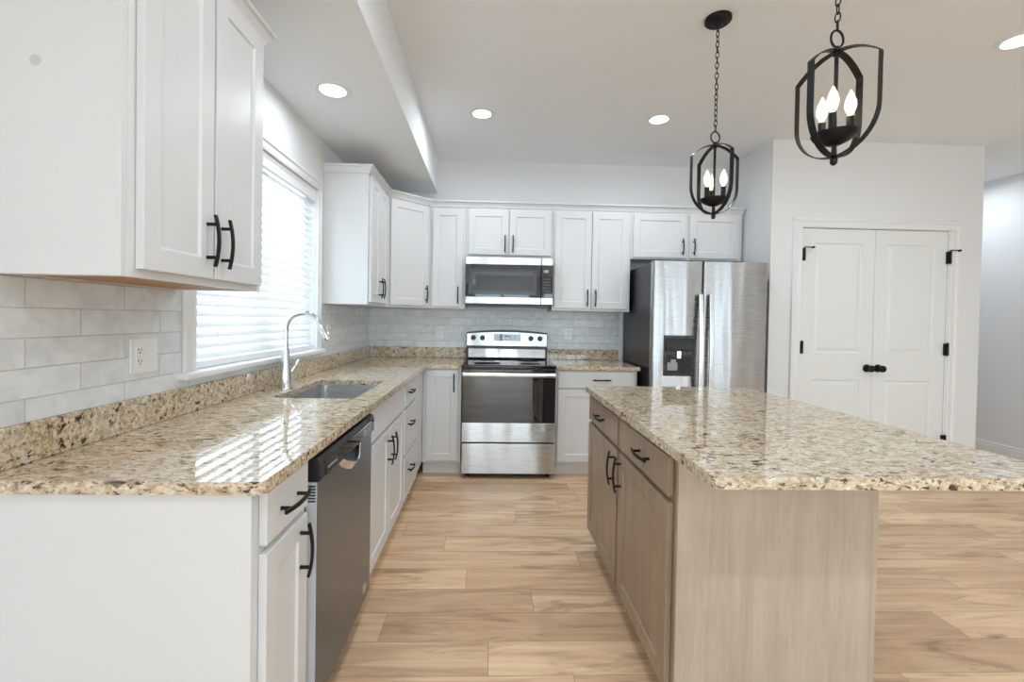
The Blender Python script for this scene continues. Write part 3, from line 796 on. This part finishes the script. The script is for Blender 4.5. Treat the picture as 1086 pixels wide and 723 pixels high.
MB().lathe([(.0, 0), (.022, 0), (.022, .0006), (0, .0008)], 24, (DWW-.09, -.0341, .16), (0, -1, 0)).build('sticker', M['steel'], dw)

# ------------------------------------------------------------------ sink, faucet
sk = MB(); x0, x1, ya, yb = SK[0]-.006, SK[1]+.006, SK[2]-.006, SK[3]+.006
def loop(i, z, r): return [(x, y, z) for x, y in rrect(x0+i, x1-i, ya+i, yb-i, r, 6)]
rings = [loop(-.018, .8835, .05), loop(0, .8835, .04), loop(.004, .70, .04), loop(.03, .682, .05)]
bm = sk.bm; vr = [[bm.verts.new(p) for p in r_] for r_ in rings]
for a, b in zip(vr, vr[1:]):
    for k_ in range(len(a)): bm.faces.new((a[k_], a[(k_+1) % len(a)], b[(k_+1) % len(a)], b[k_]))
bm.faces.new(vr[-1])
sko = sk.build('sink', M['steel_sink'], smooth=True)
so = sko.modifiers.new('sheet', 'SOLIDIFY'); so.thickness = .0015; so.offset = -1
tag(sko, 'stainless steel undermount sink set into the granite below the window', 'sink')
MB().lathe([(.0, 0), (.03, 0), (.042, .003), (.044, .001), (.044, -.0)], 28, ((x0+x1)/2, (ya+yb)/2, .6832)).build('drain', M['chrome'], sko, smooth=True)
fa = thing('faucet', 'polished chrome gooseneck pull-down faucet behind the sink', 'faucet', (.108, -1.945, .9145))
MB().lathe([(.034, 0), (.034, .006), (.030, .012), (.027, .06), (.0215, .14), (.0165, .200), (.0150, .212)], 28).build('body', M['chrome'], fa, smooth=True)
pts = [(0, 0, .205), (0, 0, .25), (0, 0, .295)]
R_ = .088
for i in range(1, 15):
    a_ = PI - (PI*0.87)*i/14; pts.append((R_+R_*math.cos(a_), 0, .300+R_*math.sin(a_)))
MB().tube(pts, .0125, 18).build('spout', M['chrome'], fa, smooth=True)
e0 = Vector(pts[-1]); d0 = (e0-Vector(pts[-2])).normalized()
MB().tube([e0-d0*.004, e0+d0*.012, e0+d0*.03, e0+d0*.075, e0+d0*.092], [.0135, .0150, .0165, .0195, .0175], 18).build('spray_head', M['chrome'], fa, smooth=True)
lv = MB(); lv.tube([(0, .020, .075), (0, .040, .075)], .013, 14)
lv.tube([(.002, .040, .075), (.012, .055, .082), (.022, .078, .115), (.030, .092, .140)], [.008, .007, .0055, .006], 10)
lv.build('lever', M['chrome'], fa, smooth=True)

# ------------------------------------------------------------------ window blind
bl = thing('window_blind', 'white horizontal slat blind, partly open, hung in the kitchen window', 'blind', (-.030, WY0, WZ0))
BW = WY1-WY0
MB().box(-.028, .022, .006, BW-.006, WZ1-WZ0-.052, WZ1-WZ0-.002).build('head_rail', M['blind'], bl)
vp = MB(); vp.prism([(.0225, -.078), (.030, -.078), (.034, -.070), (.031, -.055), (.031, -.025), (.036, -.012), (.036, -.003), (.0225, -.003)], 'y', .003, BW-.003)
for v in vp.bm.verts: v.co.z += WZ1-WZ0
vp.build('valance', M['blind'], bl)
sl = MB(); zt = WZ1-WZ0-.085; pitch = .0425; k_ = 0
tilt = math.radians(52)
z_ = zt
while z_ > .055:
    prof = []
    for i in range(7):
        s_ = -.025+.05*i/6; cv = .0025*(1-(s_/.025)**2)
        prof.append((s_, cv))
    poly = prof + [(s_, cv-.0028) for s_, cv in prof[::-1]]
    ct, sn = math.cos(-tilt), math.sin(-tilt)
    sl.prism([(a*ct-b*sn, None) if False else (a*ct-b*sn, a*sn+b*ct+z_) for a, b in poly], 'y', .010, BW-.010)
    z_ -= pitch
for v in sl.bm.verts: pass
# prism axis 'y' maps (p0, y, p1): p0 = x (room side positive), p1 = z
sl.build('slats', M['slat'], bl)
MB().box(-.026, .026, .010, BW-.010, .0015, .030).build('bottom_rail', M['blind'], bl, bevel=.003)
ct_ = MB()
for yy in (.16, BW/2, BW-.16):
    for xx in (-.026, .026): ct_.box(xx-.0006, xx+.0006, yy-.001, yy+.001, .03, WZ1-WZ0-.05)
ct_.build('ladder_cord', M['blind'], bl)
MB().tube([(.038, .14, WZ1-WZ0-.085), (.039, .14, .55)], .004, 8).build('tilt_wand', M['blind'], bl, smooth=True)

# ------------------------------------------------------------------ outlets and switches
def wall_plate(label, loc, rotz, gangs, cat='outlet', group=None):
    """gangs: list of 'd' duplex-decora outlet, 's' rocker/toggle switch. local front faces -y"""
    wd = .070+.046*(len(gangs)-1)
    r = thing('wall_outlet', label, cat, loc, rotz, group)
    MB().box(-wd/2, wd/2, -.006, -.0005, -.0575, .0575).build('plate', M['plate'], r, bevel=.003)
    for g_, kind in enumerate(gangs):
        xc = -(len(gangs)-1)*.023+.046*g_
        if kind == 'd':
            s_ = MB().box(xc-.0165, xc+.0165, -.0085, -.0062, -.033, .033).build('socket', M['plate'], r, bevel=.001)
            q = MB()
            for zc in (-.018, .018):
                q.box(xc-.0075, xc-.0050, -.0089, -.0086, zc-.001, zc+.007); q.box(xc+.0050, xc+.0075, -.0089, -.0086, zc-.001, zc+.006)
                q.lathe([(0, 0), (.0026, 0), (.0026, .0003), (0, .0003)], 10, (xc, -.0086, zc-.007), (0, -1, 0))
            q.build('slots', M['slot'], s_)
        else:
            MB().box(xc-.0055, xc+.0055, -.0075, -.0062, -.012, .012).box(xc-.004, xc+.004, -.020, -.0076, .000, .007).build('toggle', M['plate'], r, bevel=.001)
    return r
wall_plate('double white plate with outlet and toggle switch under the near wall cabinet', (.0095, -2.752, 1.148), RZ, ['d', 's'])
wall_plate('white switch plate on the left wall tile between the window and the corner', (.0095, -1.078, 1.176), RZ, ['d'])
wall_plate('white outlet on the back wall tile left of the range', (.671, -.0095, 1.155), 0, ['d'])
wall_plate('white outlet on the back wall tile right of the range', (1.897, -.0095, 1.160), 0, ['d'])

# ------------------------------------------------------------------ recessed lights
LED_W = 6.0
def downlight(x, y, z, label, watts=LED_W):
    r = thing('recessed_light', label, 'ceiling light', (x, y, z), 0, 'recessed ceiling lights')
    MB().lathe([(.066, -.0005), (.066, -.004), (.090, -.005), (.094, -.002), (.094, -.0005)], 40).build('trim_ring', M['trim'], r, smooth=True)
    MB().lathe([(0, -.0006), (.0655, -.0006), (.0655, -.003), (0, -.003)], 36).build('diffuser', M['led'], r)
    ld_ = bpy.data.lights.new('downlight_lamp', 'AREA'); ld_.shape = 'DISK'; ld_.size = .125; ld_.energy = watts; ld_.color = (.87, .97, 1.08); ld_.spread = math.radians(170)
    lo = bpy.data.objects.new('downlight_lamp', ld_); COL.objects.link(lo); lo.parent = r; lo.location = (0, 0, -.0045)
    return r
downlight(.306, -1.877, ZS, 'lit recessed light in the lowered soffit above the sink', 2.6)
downlight(1.063, -.980, ZC, 'lit recessed ceiling light above the range, right of the soffit')
downlight(2.367, -.980, ZC, 'lit recessed ceiling light in front of the refrigerator cabinet')
for (lx, ly) in ((1.25, -2.95), (5.72, .15), (1.06, -4.6), (2.37, -4.6), (3.87, -4.6), (1.06, -7.2), (2.37, -7.2), (3.87, -7.2)):  # aisle and living-area lights are unseen, added to brighten floor and counters
    downlight(lx, ly, ZC, 'unseen recessed ceiling light added behind the viewer to brighten the room' if ly < -4 else 'lit recessed ceiling light in the hallway past the pantry' if lx > 5 else 'unseen recessed ceiling light added over the aisle to brighten its floor')
downlight(3.865, -2.000, ZC, 'lit recessed ceiling light nearest the right wall, right of both pendants')

# ------------------------------------------------------------------ pendants
def pendant(x, y, a, b, candles, label):
    r = thing('pendant_light', label, 'pendant light', (x, y, ZC), 0, 'pendant lights over the island')
    B = M['bronze']; Z = lambda z: z-ZC
    MB().lathe([(0, -.0005), (.062, -.0005), (.062, -.014), (.056, -.020), (.014, -.022), (.012, -.034), (.006, -.038), (0, -.038)], 40).build('canopy', B, r, smooth=True)
    # chain
    ch = MB(); z = ZC-.036; zend = 2.231; n_ = round((z-zend)/.0255); p_ = (z-zend)/n_
    for i in range(n_):
        zc = z-p_*(i+.5); L2 = p_/2+.0035; ang = (PI/2 if i % 2 else 0)+.35+.1*i
        cs, sn = math.cos(ang), math.sin(ang); q = []
        for t_ in range(14):
            th = 2*PI*t_/14; rx = .0075*math.cos(th); rz = L2*math.sin(th)
            if abs(math.sin(th)) > .5: pass
            q.append((rx*cs, rx*sn, Z(zc)+rz))
        ch.tube(q, .0021, 6, closed=True)
    ch.build('chain', B, r, smooth=True)
    lp = MB(); lp.tube([(.0245*math.cos(2*PI*t_/24)*math.cos(.2), .0245*math.cos(2*PI*t_/24)*math.sin(.2), Z(2.201)+.027*math.sin(2*PI*t_/24)) for t_ in range(24)], .0035, 8, closed=True)
    lp.build('hanging_loop', B, r, smooth=True)
    MB().lathe([(.004, Z(2.178)), (.010, Z(2.172)), (.011, Z(2.150)), (.006, Z(2.146)), (.0055, Z(1.880)), (.008, Z(1.84)), (.0085, Z(1.822)), (.011, Z(1.818)), (.010, Z(1.806)), (.004, Z(1.800)), (0, Z(1.799))], 18).build('stem', B, r, smooth=True)
    R0 = .121
    for ang in (a, b):
        u = Vector((math.cos(ang), math.sin(ang), 0)); s = Vector((-u.y, u.x, 0)); P = []
        zs, zh, zm, zb = 2.104, 2.161, 1.955, 1.826
        half = []
        for i in range(9):                                  # dome from the hub to the shoulder
            t_ = i/8; half.append((R0*t_, zh-(zh-zs)*(t_**2.1)))
        half.append((R0+.0005, zs-.006))
        for i in range(1, 5): half.append((R0, zs-(zs-zm)*i/4))
        for i in range(1, 13):
            t_ = .5*PI*i/12; half.append((R0*math.cos(t_), zm-(zm-zb)*math.sin(t_)))
        pts = [u*h_+Vector((0, 0, Z(z_))) for h_, z_ in half] + [u*(-h_)+Vector((0, 0, Z(z_))) for h_, z_ in half[::-1][1:-1]]
        MB().ribbon(pts, s, .0205, .003, closed=True).build('cage_strap', B, r)
    MB().lathe([(0, Z(1.862)), (.018, Z(1.864)), (.038, Z(1.874)), (.060, Z(1.889)), (.065, Z(1.899)), (.062, Z(1.899)), (.050, Z(1.893)), (0, Z(1.890))], 36).build('bowl', B, r, smooth=True)
    for k_ in range(3):
        th = math.radians(candles[k_]); cx_, cy_ = .043*math.cos(th), .043*math.sin(th)
        sv = MB().lathe([(.0115, Z(1.8945)), (.0115, Z(1.951)), (.008, Z(1.952))], 16, (cx_, cy_, 0)).build('candle_sleeve', B, r, smooth=True)
        MB().lathe([(.0065, Z(1.9525)), (.0075, Z(1.960)), (.0135, Z(1.972)), (.0165, Z(1.985)), (.0150, Z(2.000)), (.0095, Z(2.018)), (.0040, Z(2.032)), (0, Z(2.038))], 16, (cx_, cy_, 0)).build('bulb', M['bulb_glass'], sv, smooth=True)
        MB().lathe([(0, Z(1.960)), (.004, Z(1.966)), (.0085, Z(1.982)), (.0070, Z(1.998)), (.003, Z(2.014)), (0, Z(2.018))], 12, (cx_, cy_, 0)).build('filament', M['bulb'], sv, smooth=True)
    return r
pendant(2.240, -2.076, math.radians(-79.9), math.radians(-175), (197, 317, 77), 'black cage pendant light over the far end of the island, ceiling plate in view')
pendant(2.240, -2.848, math.radians(-67), math.radians(-159.2), (105, -136, -15), 'larger-looking black cage pendant light over the near end of the island')
